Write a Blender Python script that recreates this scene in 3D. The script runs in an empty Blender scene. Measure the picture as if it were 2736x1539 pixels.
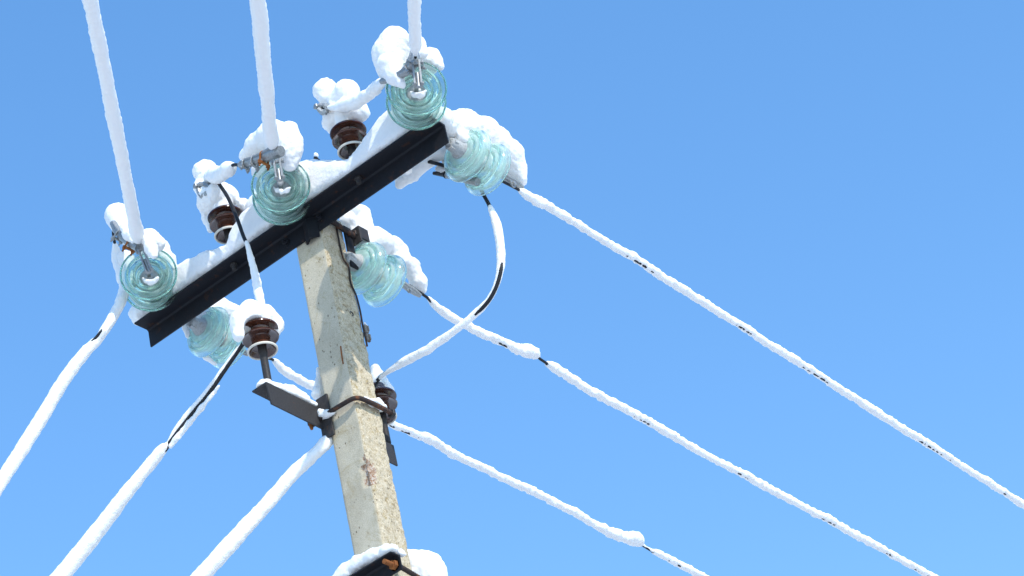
import bpy, math, random
import numpy as np
from mathutils import Vector, Matrix

# ------------------------------------------------------------------ scene, camera
S = bpy.context.scene
COL = S.collection
H = 8.10                                   # height of the crossarm's top above the ground
F_PX = 6480.146
CAM = np.array([5.13882750, -6.99322986, -6.46430531 + H])
PITCH, ROLL, AZ = 0.598869203, 0.244118159, 0.544167862
Fv = np.array([-math.sin(AZ) * math.cos(PITCH), math.cos(AZ) * math.cos(PITCH), math.sin(PITCH)])
R0 = np.array([math.cos(AZ), math.sin(AZ), 0.0])
U0 = np.cross(R0, Fv)
Rv = R0 * math.cos(ROLL) - U0 * math.sin(ROLL)
Uv = np.cross(Rv, Fv)
cd = bpy.data.cameras.new('camera')
cam = bpy.data.objects.new('camera', cd)
COL.objects.link(cam)
cd.sensor_width = 36.0
cd.lens = 36.0 * F_PX / 2736.0
cd.clip_start = 0.05
cd.clip_end = 20000
m = Matrix.Identity(4)
for i in range(3):
    m[i][0] = Rv[i]; m[i][1] = Uv[i]; m[i][2] = -Fv[i]; m[i][3] = CAM[i]
cam.matrix_world = m
S.camera = cam

def ray(x, y):
    return Fv + Rv * (x - 1368) / F_PX - Uv * (y - 769.5) / F_PX
def onY(x, y, Y):
    d = ray(x, y); t = (Y - CAM[1]) / d[1]
    return CAM + d * t
def onX(x, y, X):
    d = ray(x, y); t = (X - CAM[0]) / d[0]
    return CAM + d * t
def onP(x, y, P, n):
    d = ray(x, y); t = np.dot(P - CAM, n) / np.dot(d, n)
    return CAM + d * t
def sc(P):                                 # metres spanned by one photo pixel at point P
    return float(np.dot(np.asarray(P) - CAM, Fv)) / F_PX
def V(*a):
    return np.array(a, float)
def Z(x, y, z):
    return V(x, y, z + H)

# ------------------------------------------------------------------ noise
_rng = np.random.RandomState(7)
_LAT = _rng.rand(32, 32, 32).astype(np.float32) * 2 - 1
def vnoise(P, scale):
    Q = np.asarray(P, float) / scale
    i = np.floor(Q).astype(int); f = Q - i
    f = f * f * (3 - 2 * f)
    x0, y0, z0 = [i[..., k] & 31 for k in range(3)]
    x1, y1, z1 = (x0 + 1) & 31, (y0 + 1) & 31, (z0 + 1) & 31
    fx, fy, fz = f[..., 0], f[..., 1], f[..., 2]
    L = _LAT
    a = L[x0, y0, z0] * (1 - fx) + L[x1, y0, z0] * fx
    b = L[x0, y1, z0] * (1 - fx) + L[x1, y1, z0] * fx
    c = L[x0, y0, z1] * (1 - fx) + L[x1, y0, z1] * fx
    d = L[x0, y1, z1] * (1 - fx) + L[x1, y1, z1] * fx
    return (a * (1 - fy) + b * fy) * (1 - fz) + (c * (1 - fy) + d * fy) * fz

# ------------------------------------------------------------------ materials
MATS = {}
def new_mat(name):
    mt = bpy.data.materials.new(name); mt.use_nodes = True
    nt = mt.node_tree; b = nt.nodes['Principled BSDF']
    MATS[name] = mt
    return mt, nt, b
def N(nt, typ, **kw):
    n = nt.nodes.new(typ)
    for k, v in kw.items():
        if k.startswith('i_'): n.inputs[k[2:].replace('_', ' ')].default_value = v
        else: setattr(n, k, v)
    return n
def L(nt, a, b): nt.links.new(a, b)
def ramp(nt, fac, stops):
    r = nt.nodes.new('ShaderNodeValToRGB'); L(nt, fac, r.inputs[0])
    e = r.color_ramp.elements
    while len(e) < len(stops): e.new(0.5)
    for el, (p, c) in zip(e, stops):
        el.position = p; el.color = (c[0], c[1], c[2], 1) if not isinstance(c, (int, float)) else (c, c, c, 1)
    return r
def coord(nt):
    g = nt.nodes.new('ShaderNodeNewGeometry'); return g.outputs['Position']
def bump(nt, b, h, strength, dist, prev=None):
    n = nt.nodes.new('ShaderNodeBump'); n.inputs['Strength'].default_value = strength
    n.inputs['Distance'].default_value = dist
    L(nt, h, n.inputs['Height'])
    if prev is not None: L(nt, prev.outputs[0], n.inputs['Normal'])
    L(nt, n.outputs[0], b.inputs['Normal']); return n
def noise(nt, co, scale, detail=3, rough=0.55, dist=0):
    n = nt.nodes.new('ShaderNodeTexNoise'); L(nt, co, n.inputs['Vector'])
    n.inputs['Scale'].default_value = scale; n.inputs['Detail'].default_value = detail
    n.inputs['Roughness'].default_value = rough; n.inputs['Distortion'].default_value = dist
    return n.outputs[0]

# snow
mt, nt, b = new_mat('snow')
co = coord(nt)
b.inputs['Base Color'].default_value = (0.80, 0.792, 0.778, 1)
b.inputs['Roughness'].default_value = 0.75
b.inputs['Specular IOR Level'].default_value = 0.25
b.inputs['Subsurface Weight'].default_value = 0.5
b.inputs['Subsurface Radius'].default_value = (0.9, 1.0, 1.1)
b.inputs['Subsurface Scale'].default_value = 0.012
n1 = bump(nt, b, noise(nt, co, 170, 4, 0.7), 0.3, 0.003)
bump(nt, b, noise(nt, co, 36, 3, 0.6), 0.45, 0.012, n1)
# ground snow
mt, nt, b = new_mat('ground_snow')
co = coord(nt)
r = ramp(nt, noise(nt, co, 0.3, 6), [(0.3, (0.60, 0.58, 0.55)), (0.7, (0.72, 0.70, 0.67))])
L(nt, r.outputs[0], b.inputs['Base Color']); b.inputs['Roughness'].default_value = 0.8
bump(nt, b, noise(nt, co, 1.2, 6), 0.5, 0.15)
# icy frost crust over glass
def glass(name, frost):
    mt, nt, b = new_mat(name)
    co = coord(nt)
    b.inputs['Base Color'].default_value = (0.93, 1.0, 0.975, 1)
    b.inputs['Transmission Weight'].default_value = 1.0
    b.inputs['IOR'].default_value = 1.48
    b.inputs['Roughness'].default_value = 0.02
    if frost > 0:
        rr = ramp(nt, noise(nt, co, 30, 5, 0.65), [(0.45, 0.02), (0.70, 0.16)])
        L(nt, rr.outputs[0], b.inputs['Roughness'])
        bump(nt, b, noise(nt, co, 90, 4, 0.65), 0.06, 0.002)
    else:
        bump(nt, b, noise(nt, co, 25, 2, 0.5), 0.08, 0.004)
    out = [n for n in nt.nodes if n.type == 'OUTPUT_MATERIAL'][0]
    va = N(nt, 'ShaderNodeVolumeAbsorption'); va.inputs['Color'].default_value = (0.04, 0.80, 0.60, 1)
    va.inputs['Density'].default_value = 7.5
    L(nt, va.outputs[0], out.inputs['Volume'])
    if True:                                       # rime: scattered white deposit
        df = N(nt, 'ShaderNodeBsdfDiffuse'); df.inputs['Color'].default_value = (0.86, 0.97, 0.94, 1)
        tl = N(nt, 'ShaderNodeBsdfTranslucent'); tl.inputs['Color'].default_value = (0.86, 0.98, 0.94, 1)
        ms = N(nt, 'ShaderNodeMixShader'); ms.inputs[0].default_value = 0.5
        L(nt, df.outputs[0], ms.inputs[1]); L(nt, tl.outputs[0], ms.inputs[2])
        tc = nt.nodes.new('ShaderNodeTexCoord'); sx = nt.nodes.new('ShaderNodeSeparateXYZ'); L(nt, tc.outputs['Object'], sx.inputs[0])
        cx = nt.nodes.new('ShaderNodeCombineXYZ'); L(nt, sx.outputs[0], cx.inputs[0]); L(nt, sx.outputs[1], cx.inputs[1])
        ln = N(nt, 'ShaderNodeVectorMath', operation='LENGTH'); L(nt, cx.outputs[0], ln.inputs[0])
        rad = ramp(nt, ln.outputs['Value'], [(0.045, 1.0), (0.070, 0.8), (0.078, 0.35), (0.086, 1.0), (0.098, 0.75), (0.104, 0.3), (0.112, 0.9), (0.120, 0.35), (0.126, 0.1)])
        fr = ramp(nt, noise(nt, co, 22, 6, 0.7), [(0.36, frost * 0.65), (0.66, frost)] if frost > 0 else [(0.38, 0.08), (0.64, 0.28)])
        m2 = N(nt, 'ShaderNodeMixShader'); pr = N(nt, 'ShaderNodeMath', operation='MULTIPLY'); L(nt, fr.outputs[0], pr.inputs[0]); L(nt, rad.outputs[0], pr.inputs[1]); L(nt, pr.outputs[0], m2.inputs[0])
        L(nt, b.outputs[0], m2.inputs[1]); L(nt, ms.outputs[0], m2.inputs[2])
        L(nt, m2.outputs[0], out.inputs['Surface'])
    return mt
glass('green_glass', 0)
glass('frosted_glass', 0.62)
# painted black steel with rust
def steel(name, base, rust, amount, rough=0.55):
    mt, nt, b = new_mat(name)
    co = coord(nt)
    n = noise(nt, co, 26, 7, 0.7, 0.4)
    n2 = noise(nt, co, 140, 4, 0.6)
    lo = ramp(nt, n2, [(0.3, [c * 0.75 for c in base]), (0.75, [min(1, c * 1.35) for c in base])])
    mk = ramp(nt, n, [(amount, 0.0), (amount + 0.13, 1.0)])
    mx = N(nt, 'ShaderNodeMix', data_type='RGBA'); L(nt, mk.outputs[0], mx.inputs['Factor'])
    L(nt, lo.outputs[0], mx.inputs['A']); mx.inputs['B'].default_value = (*rust, 1)
    L(nt, mx.outputs['Result'], b.inputs['Base Color'])
    b.inputs['Roughness'].default_value = rough; b.inputs['Specular IOR Level'].default_value = 0.2
    bump(nt, b, n2, 0.35, 0.0015)
    return mt
steel('black_paint', (0.010, 0.011, 0.015), (0.05, 0.022, 0.012), 0.57, 0.6)
steel('dark_steel', (0.036, 0.033, 0.033), (0.13, 0.055, 0.028), 0.60, 0.5)
steel('rusty_steel', (0.035, 0.026, 0.024), (0.16, 0.06, 0.026), 0.52, 0.75)
steel('orange_rust', (0.20, 0.070, 0.022), (0.32, 0.12, 0.035), 0.5, 0.85)
mt = steel('galvanised', (0.30, 0.31, 0.31), (0.17, 0.15, 0.13), 0.60, 0.42)
mt.node_tree.nodes['Principled BSDF'].inputs['Metallic'].default_value = 0.55
steel('cast_cap', (0.36, 0.37, 0.37), (0.30, 0.27, 0.22), 0.55, 0.65)
steel('clip_metal', (0.22, 0.19, 0.16), (0.10, 0.07, 0.05), 0.5, 0.6)
steel('black_cable', (0.016, 0.017, 0.020), (0.05, 0.05, 0.052), 0.62, 0.45)
# porcelain
mt, nt, b = new_mat('brown_porcelain')
co = coord(nt)
r = ramp(nt, noise(nt, co, 18, 4), [(0.3, (0.040, 0.013, 0.008)), (0.75, (0.095, 0.030, 0.014))])
L(nt, r.outputs[0], b.inputs['Base Color']); b.inputs['Roughness'].default_value = 0.16
b.inputs['Coat Weight'].default_value = 0.6; b.inputs['Coat Roughness'].default_value = 0.08
mt, nt, b = new_mat('bare_porcelain')
b.inputs['Base Color'].default_value = (0.62, 0.58, 0.50, 1); b.inputs['Roughness'].default_value = 0.55
bump(nt, b, noise(nt, coord(nt), 150), 0.3, 0.001)
mt, nt, b = new_mat('clip_plastic')
b.inputs['Base Color'].default_value = (0.50, 0.47, 0.42, 1); b.inputs['Roughness'].default_value = 0.5
bump(nt, b, noise(nt, coord(nt), 150), 0.3, 0.001)
# concrete: smooth cast face
def concrete(name, roughface):
    mt, nt, b = new_mat(name)
    co = coord(nt)
    big = noise(nt, co, 5, 6, 0.65)
    if not roughface:
        r = ramp(nt, big, [(0.28, (0.38, 0.335, 0.25)), (0.50, (0.475, 0.425, 0.325)), (0.75, (0.52, 0.47, 0.37))])
        stain = ramp(nt, noise(nt, co, 9, 7, 0.72, 0.6), [(0.55, 0.0), (0.70, 0.6)])
        sc_ = (0.27, 0.20, 0.085)
    else:
        r = ramp(nt, noise(nt, co, 42, 6, 0.75), [(0.32, (0.30, 0.22, 0.12)), (0.46, (0.52, 0.435, 0.30)), (0.68, (0.64, 0.56, 0.42))])
        stain = ramp(nt, noise(nt, co, 30, 6, 0.7, 0.4), [(0.56, 0.0), (0.66, 0.8)])
        sc_ = (0.33, 0.235, 0.09)
    mx = N(nt, 'ShaderNodeMix', data_type='RGBA'); L(nt, stain.outputs[0], mx.inputs['Factor'])
    L(nt, r.outputs[0], mx.inputs['A']); mx.inputs['B'].default_value = (*sc_, 1)
    # fine grain
    g = ramp(nt, noise(nt, co, 230, 4, 0.8), [(0.35, 0.55 if roughface else 0.78), (0.62, 1.18)])
    m2 = N(nt, 'ShaderNodeMix', data_type='RGBA', blend_type='MULTIPLY'); m2.inputs['Factor'].default_value = 1
    L(nt, mx.outputs['Result'], m2.inputs['A']); L(nt, g.outputs[0], m2.inputs['B'])
    # pits: small dark air holes, stretched a little along the pole
    mp = N(nt, 'ShaderNodeMapping'); mp.inputs['Scale'].default_value = (1, 1, 0.55); L(nt, co, mp.inputs['Vector'])
    vo = N(nt, 'ShaderNodeTexVoronoi'); vo.inputs['Scale'].default_value = 95 if roughface else 55
    vo.inputs['Randomness'].default_value = 1.0; L(nt, mp.outputs[0], vo.inputs['Vector'])
    gate = ramp(nt, noise(nt, co, 16, 3), [(0.45, 0.0), (0.62, 1.0)])
    pit = ramp(nt, vo.outputs['Distance'], [(0.10 if not roughface else 0.16, 1.0), (0.20 if not roughface else 0.30, 0.0)])
    mm = N(nt, 'ShaderNodeMath', operation='MULTIPLY'); L(nt, gate.outputs[0], mm.inputs[0]); L(nt, pit.outputs[0], mm.inputs[1])
    m3 = N(nt, 'ShaderNodeMix', data_type='RGBA'); L(nt, mm.outputs[0], m3.inputs['Factor'])
    L(nt, m2.outputs['Result'], m3.inputs['A']); m3.inputs['B'].default_value = (0.15, 0.115, 0.07, 1)
    L(nt, m3.outputs['Result'], b.inputs['Base Color'])
    b.inputs['Roughness'].default_value = 0.9; b.inputs['Specular IOR Level'].default_value = 0.2
    inv = N(nt, 'ShaderNodeMath', operation='SUBTRACT'); inv.inputs[0].default_value = 1; L(nt, mm.outputs[0], inv.inputs[1])
    n1 = bump(nt, b, inv.outputs[0], 0.7, 0.003)
    n2 = bump(nt, b, noise(nt, co, 240, 4, 0.7), 0.5 if not roughface else 0.8, 0.0018, n1)
    if roughface: bump(nt, b, noise(nt, co, 75, 5, 0.7), 0.9, 0.006, n2)
concrete('concrete_smooth', False)
concrete('concrete_rough', True)
mt, nt, b = new_mat('broken_concrete')
co = coord(nt)
r = ramp(nt, noise(nt, co, 90, 4, 0.7), [(0.38, (0.20, 0.10, 0.05)), (0.48, (0.36, 0.24, 0.16)), (0.64, (0.52, 0.49, 0.44))])
L(nt, r.outputs[0], b.inputs['Base Color']); b.inputs['Roughness'].default_value = 0.95
bump(nt, b, noise(nt, co, 110, 4, 0.7), 1.0, 0.006)

# ------------------------------------------------------------------ mesh builder
class MB:
    def __init__(s): s.v = []; s.f = []; s.mi = []
    def add(s, vs, fs, mi=0):
        o = len(s.v); s.v.extend([tuple(map(float, p)) for p in vs])
        for f in fs: s.f.append(tuple(o + i for i in f)); s.mi.append(mi)
        return s
    def frame_box(s, c, ax, ay, az, hx, hy, hz, mi=0, bev=0.0):
        c, ax, ay, az = [np.asarray(q, float) for q in (c, ax, ay, az)]
        if bev <= 0: bev = min(hx, hy, hz) * 0.18
        pts = []; 
        # chamfered box: 24 verts
        idx = {}
        for sx in (-1, 1):
            for sy in (-1, 1):
                for sz in (-1, 1):
                    for k in range(3):
                        h = [hx - bev, hy - bev, hz - bev]; h[k] += bev
                        idx[(sx, sy, sz, k)] = len(pts)
                        pts.append(c + ax * sx * h[0] + ay * sy * h[1] + az * sz * h[2])
        fs = []
        def g(*a): return idx[a]
        for k in range(3):
            for sg in (-1, 1):
                q = []
                for (a, b_) in ((-1, -1), (1, -1), (1, 1), (-1, 1)):
                    t = [a, b_]; t.insert(k, sg); q.append(g(*t, k))
                fs.append(q)
        for k in range(3):                      # edges
            o1, o2 = [i for i in range(3) if i != k]
            for a in (-1, 1):
                for b_ in (-1, 1):
                    def key(sk, kk):
                        t = [0, 0, 0]; t[k] = sk; t[o1] = a; t[o2] = b_; return g(*t, kk)
                    fs.append([key(-1, o1), key(1, o1), key(1, o2), key(-1, o2)])
        for sx in (-1, 1):
            for sy in (-1, 1):
                for sz in (-1, 1): fs.append([g(sx, sy, sz, 0), g(sx, sy, sz, 1), g(sx, sy, sz, 2)])
        return s.add(pts, fs, mi)
    def box(s, x0, x1, y0, y1, z0, z1, mi=0, bev=0.0):
        return s.frame_box(((x0 + x1) / 2, (y0 + y1) / 2, (z0 + z1) / 2), (1, 0, 0), (0, 1, 0), (0, 0, 1),
                           abs(x1 - x0) / 2, abs(y1 - y0) / 2, abs(z1 - z0) / 2, mi, bev)
    def prism(s, poly, axis0, d, mi=0):
        """poly: list of 3-D points of one end; d: extrusion vector"""
        n = len(poly); d = np.asarray(d, float)
        vs = [np.asarray(p, float) for p in poly] + [np.asarray(p, float) + d for p in poly]
        fs = [list(range(n))[::-1], list(range(n, 2 * n))] + [[i, (i + 1) % n, n + (i + 1) % n, n + i] for i in range(n)]
        return s.add(vs, fs, mi)
    def tube(s, P, R, n=12, mi=0, caps=True, mod=None):
        P = np.asarray(P, float); R = np.asarray(R, float) * np.ones(len(P))
        T, A, B = frames(P)
        th = np.linspace(0, 2 * np.pi, n, endpoint=False)
        rr = R[:, None] * np.ones((1, n))
        if mod is not None: rr = rr * mod(np.arange(len(P)), th)
        vs = P[:, None, :] + rr[..., None] * (np.cos(th)[None, :, None] * A[:, None, :] + np.sin(th)[None, :, None] * B[:, None, :])
        return s.grid(vs, mi, caps)
    def grid(s, vs, mi=0, caps=True):
        m_, n = vs.shape[:2]; fs = []
        for i in range(m_ - 1):
            for j in range(n):
                k = (j + 1) % n
                fs.append((i * n + j, i * n + k, (i + 1) * n + k, (i + 1) * n + j))
        if caps:
            fs.append(tuple(range(n))[::-1]); fs.append(tuple((m_ - 1) * n + j for j in range(n)))
        return s.add(vs.reshape(-1, 3), fs, mi)
    def lathe(s, prof, n=48, mi=0, closed=False, c=(0, 0, 0), ax=(0, 0, 1)):
        ax = np.asarray(ax, float); ax = ax / np.linalg.norm(ax); c = np.asarray(c, float)
        h = np.array([1, 0, 0]) if abs(ax[0]) < 0.8 else np.array([0, 1, 0])
        A = np.cross(ax, h); A /= np.linalg.norm(A); B = np.cross(ax, A)
        th = np.linspace(0, 2 * np.pi, n, endpoint=False)
        pr = list(prof) + ([prof[0]] if closed else [])
        m_ = len(prof); vs = []
        for (r_, z_) in prof:
            for t in th: vs.append(c + ax * z_ + r_ * (math.cos(t) * A + math.sin(t) * B))
        fs = []
        rng = range(m_) if closed else range(m_ - 1)
        for i in rng:
            i2 = (i + 1) % m_
            for j in range(n):
                k = (j + 1) % n
                fs.append((i * n + j, i2 * n + j, i2 * n + k, i * n + k))
        if not closed:
            if prof[0][0] > 1e-5: fs.append(tuple(range(n)))
            if prof[-1][0] > 1e-5: fs.append(tuple((m_ - 1) * n + j for j in range(n))[::-1])
        return s.add(vs, fs, mi)
    def hexa(s, c, ax, r, h, mi=0):
        return s.lathe([(r * 0.9, 0), (r, h * 0.12), (r, h * 0.85), (r * 0.88, h)], 6, mi, False, c, ax)
    def mesh(s, name, mats, angle=35):
        me = bpy.data.meshes.new(name); me.from_pydata(s.v, [], s.f)
        for q in mats: me.materials.append(MATS[q])
        if len(mats) > 1: me.polygons.foreach_set('material_index', s.mi)
        me.validate(); me.update()
        import bmesh
        bm = bmesh.new(); bm.from_mesh(me); bmesh.ops.recalc_face_normals(bm, faces=bm.faces); bm.to_mesh(me); bm.free()
        me.shade_smooth(); me.set_sharp_from_angle(angle=math.radians(angle))
        return me

def frames(P):
    T = np.gradient(P, axis=0); T /= np.linalg.norm(T, axis=1)[:, None] + 1e-12
    up = np.array([0, 0, 1.0])
    A = np.zeros_like(P)
    for i in range(len(P)):
        a = up - T[i] * np.dot(up, T[i])
        if np.linalg.norm(a) < 0.25:
            ref = A[i - 1] if i else np.array([0, 1.0, 0])
            a = ref - T[i] * np.dot(ref, T[i])
        A[i] = a / np.linalg.norm(a)
    # keep the frame from flipping
    for i in range(1, len(P)):
        if np.dot(A[i], A[i - 1]) < 0.2:
            a = A[i - 1] - T[i] * np.dot(A[i - 1], T[i]); A[i] = a / np.linalg.norm(a)
    B = np.cross(T, A)
    return T, A, B
def catmull(P, step):
    P = np.asarray(P, float)
    Q = np.vstack([2 * P[0] - P[1], P, 2 * P[-1] - P[-2]])
    out = []
    for i in range(1, len(Q) - 2):
        seg = np.linalg.norm(Q[i + 1, :3] - Q[i, :3]); n = max(2, int(seg / step))
        t = np.linspace(0, 1, n, endpoint=False)[:, None]
        p0, p1, p2, p3 = Q[i - 1], Q[i], Q[i + 1], Q[i + 2]
        out.append(0.5 * ((2 * p1) + (-p0 + p2) * t + (2 * p0 - 5 * p1 + 4 * p2 - p3) * t ** 2 + (-p0 + 3 * p1 - 3 * p2 + p3) * t ** 3))
    out.append(Q[-2][None])
    return np.vstack(out)

# ------------------------------------------------------------------ objects
MW = {}
def thing(name, label, cat, loc, rot=None, group=None):
    o = bpy.data.objects.new(name, None); COL.objects.link(o)
    M = Matrix.Translation(Vector(loc)) @ (rot.to_4x4() if rot is not None else Matrix.Identity(4))
    o.matrix_world = M; MW[o.name] = M
    o.empty_display_size = 0.05
    o['label'] = label; o['category'] = cat
    if group: o['group'] = group
    return o
def part(name, me, parent, world=True, label=None):
    """world: mesh coordinates are world coordinates"""
    o = bpy.data.objects.new(name, me); COL.objects.link(o); o.parent = parent
    if world:
        me.transform(MW[parent.name].inverted()); me.update()
    MW[o.name] = MW[parent.name]
    if label: o['label'] = label
    return o
def copy_part(o, parent):
    c = o.copy(); COL.objects.link(c); c.parent = parent; MW[c.name] = MW[parent.name]; return c

# ------------------------------------------------------------------ snow by signed distances + surface nets
def snow_mesh(caps, clips=(), subs=(), vox=0.006, k=0.026, amp=0.0038, name='snow', kc=0.010, fine=1.0, keep=()):
    """caps: (P0,r0,P1,r1) round-ended cones; clips: (point, outward normal) half spaces kept inside; subs: (P0,r0,P1,r1) removed"""
    pts = np.array([c[0] for c in caps] + [c[2] for c in caps]); rs = np.array([c[1] for c in caps] + [c[3] for c in caps])
    pad = 0.02 + amp * 2
    lo = (pts - rs[:, None]).min(0) - pad; hi = (pts + rs[:, None]).max(0) + pad
    n = np.ceil((hi - lo) / vox).astype(int) + 1
    g = np.stack(np.meshgrid(*[lo[i] + vox * np.arange(n[i]) for i in range(3)], indexing='ij'), -1)
    def sd(c):
        a, ra, b_, rb = c; a = np.asarray(a); ab = np.asarray(b_) - a; l2 = float(ab @ ab)
        pa = g - a
        if l2 < 1e-9: return np.sqrt((pa ** 2).sum(-1)) - ra
        t = np.clip((pa @ ab) / l2, 0, 1)
        q = pa - t[..., None] * ab
        return np.sqrt((q ** 2).sum(-1)) - (ra + (rb - ra) * t)
    d = None
    for c in caps:
        e = sd(c)
        if d is None: d = e
        else:
            h = np.clip(0.5 + 0.5 * (e - d) / k, 0, 1); d = e * (1 - h) + d * h - k * h * (1 - h)
    d = d + amp * (vnoise(g, 0.055) + 0.55 * vnoise(g + 3.3, 0.024)) + fine * 0.0030 * vnoise(g + 7.7, 0.012) + 0.0015 * np.clip(vnoise(g + 1.9, 0.035), 0, 1) * vnoise(g + 5.1, 0.016)
    def smax(a, e, kk):
        h = np.clip(0.5 - 0.5 * (e - a) / kk, 0, 1); return e * (1 - h) + a * h + kk * h * (1 - h)
    for (p, nrm) in clips:
        d = smax(d, (g - np.asarray(p)) @ np.asarray(nrm, float), kc)
    for c in subs: d = smax(d, -sd(c), kc)
    for c in keep: d = np.minimum(d, sd(c) + 0.6 * amp * vnoise(g, 0.03))
    # nothing may touch the border
    for ax in range(3):
        sl = [slice(None)] * 3
        for e in (0, -1): sl[ax] = e; d[tuple(sl)] = np.maximum(d[tuple(sl)], vox)
    # surface nets
    s = d < 0
    nx, ny, nz = s.shape
    cs = np.zeros((nx - 1, ny - 1, nz - 1), int)
    corners = [(i, j, l) for i in (0, 1) for j in (0, 1) for l in (0, 1)]
    for (i, j, l) in corners: cs += s[i:nx - 1 + i, j:ny - 1 + j, l:nz - 1 + l]
    act = (cs > 0) & (cs < 8)
    ids = -np.ones(act.shape, int); I = np.argwhere(act); ids[act] = np.arange(len(I))
    acc = np.zeros((len(I), 3)); cnt = np.zeros(len(I))
    for a in range(8):
        for b_ in range(a + 1, 8):
            ca, cb = corners[a], corners[b_]
            if sum(abs(ca[q] - cb[q]) for q in range(3)) != 1: continue
            fa = d[I[:, 0] + ca[0], I[:, 1] + ca[1], I[:, 2] + ca[2]]; fb = d[I[:, 0] + cb[0], I[:, 1] + cb[1], I[:, 2] + cb[2]]
            mk = (fa < 0) != (fb < 0); t = np.where(mk, fa / np.where(mk, fa - fb, 1), 0)
            p = np.array(ca)[None] + t[:, None] * (np.array(cb) - np.array(ca))[None]
            acc[mk] += p[mk]; cnt[mk] += 1
    vs = lo + vox * (I + acc / cnt[:, None])
    fs = []
    for ax in range(3):
        o1, o2 = [q for q in range(3) if q != ax]
        sa = [slice(1, -1)] * 3; sb = [slice(1, -1)] * 3
        sa[ax] = slice(0, -1); sb[ax] = slice(1, None)
        ch = s[tuple(sa)] != s[tuple(sb)]
        E_ = np.argwhere(ch) + 1; E_[:, ax] -= 1
        flip = s[tuple(sa)][ch]
        def cell(da, db):
            q = E_.copy(); q[:, o1] += da; q[:, o2] += db; return ids[q[:, 0], q[:, 1], q[:, 2]]
        q = np.stack([cell(-1, -1), cell(0, -1), cell(0, 0), cell(-1, 0)], 1)
        fl = flip if ax != 1 else ~flip
        q[~fl] = q[~fl][:, ::-1]
        fs.append(q)
    fs = np.vstack(fs)
    me = bpy.data.meshes.new(name); me.from_pydata(vs.tolist(), [], fs.tolist()); me.materials.append(MATS['snow'])
    me.update(); me.shade_smooth()
    return me
def CY(x, y, r, Y):
    P = onY(x, y, Y); return P, r * sc(P)
def CX(x, y, r, X):
    P = onX(x, y, X); return P, r * sc(P)
def chain(nodes):
    """nodes: list of (P,r) -> capsules between neighbours"""
    if len(nodes) == 1: return [(nodes[0][0], nodes[0][1], nodes[0][0], nodes[0][1])]
    return [(a[0], a[1], b_[0], b_[1]) for a, b_ in zip(nodes, nodes[1:])]
def chY(Y, *pts): return chain([CY(x, y, r, Y) for x, y, r in pts])
def chX(X, *pts): return chain([CX(x, y, r, X) for x, y, r in pts])

# ------------------------------------------------------------------ setting
gm = MB()
R_ = [0, 3, 8, 20, 60, 200, 800, 3000]
nseg = 64; gv = [(0, 0, 0)]; gf = []
for r_ in R_[1:]:
    for j in range(nseg):
        t = 2 * math.pi * j / nseg; x, y = r_ * math.cos(t), r_ * math.sin(t)
        gv.append((x, y, 0.10 * math.sin(x * 0.31 + 1) * math.cos(y * 0.27) if r_ < 300 else 0))
for j in range(nseg): gf.append((0, 1 + j, 1 + (j + 1) % nseg))
for i in range(len(R_) - 2):
    for j in range(nseg):
        a = 1 + i * nseg; gf.append((a + j, a + nseg + j, a + nseg + (j + 1) % nseg, a + (j + 1) % nseg))
gm.add(gv, gf)
go = bpy.data.objects.new('ground', gm.mesh('ground', ['ground_snow'])); COL.objects.link(go)
go['kind'] = 'structure'; go['label'] = 'open ground under smooth white snow'

W = bpy.data.worlds.new('World'); S.world = W; W.use_nodes = True
nt = W.node_tree; bg = nt.nodes['Background']
sky = nt.nodes.new('ShaderNodeTexSky'); sky.sky_type = 'NISHITA'; sky.sun_disc = False
SUN_REL, SUN_EL = math.radians(66), math.radians(38)
sdir = np.array([math.sin(SUN_REL) * math.cos(SUN_EL), -math.cos(SUN_REL) * math.cos(SUN_EL), math.sin(SUN_EL)])
sky.sun_elevation = SUN_EL; sky.sun_rotation = math.atan2(sdir[0], sdir[1])
sky.altitude = 100; sky.air_density = 1.0; sky.dust_density = 0.0; sky.ozone_density = 1.2
hs = nt.nodes.new('ShaderNodeHueSaturation'); hs.inputs['Saturation'].default_value = 1.45; hs.inputs['Value'].default_value = 1.27; hs.inputs['Hue'].default_value = 0.5035
gm_ = nt.nodes.new('ShaderNodeGamma'); gm_.inputs[1].default_value = 0.76
nt.links.new(sky.outputs[0], gm_.inputs[0]); nt.links.new(gm_.outputs[0], hs.inputs['Color']); nt.links.new(hs.outputs[0], bg.inputs[0]); bg.inputs[1].default_value = 0.15
ld = bpy.data.lights.new('sun', 'SUN'); ld.energy = 2.0; ld.angle = math.radians(0.53); ld.color = (1.0, 0.955, 0.88)
lo_ = bpy.data.objects.new('sun', ld); COL.objects.link(lo_)
lo_.rotation_euler = Vector(sdir).to_track_quat('Z', 'Y').to_euler()
S.view_settings.view_transform = 'Standard'; S.view_settings.look = 'None'
S.view_settings.exposure = 1.15; S.view_settings.gamma = 1.0

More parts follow.
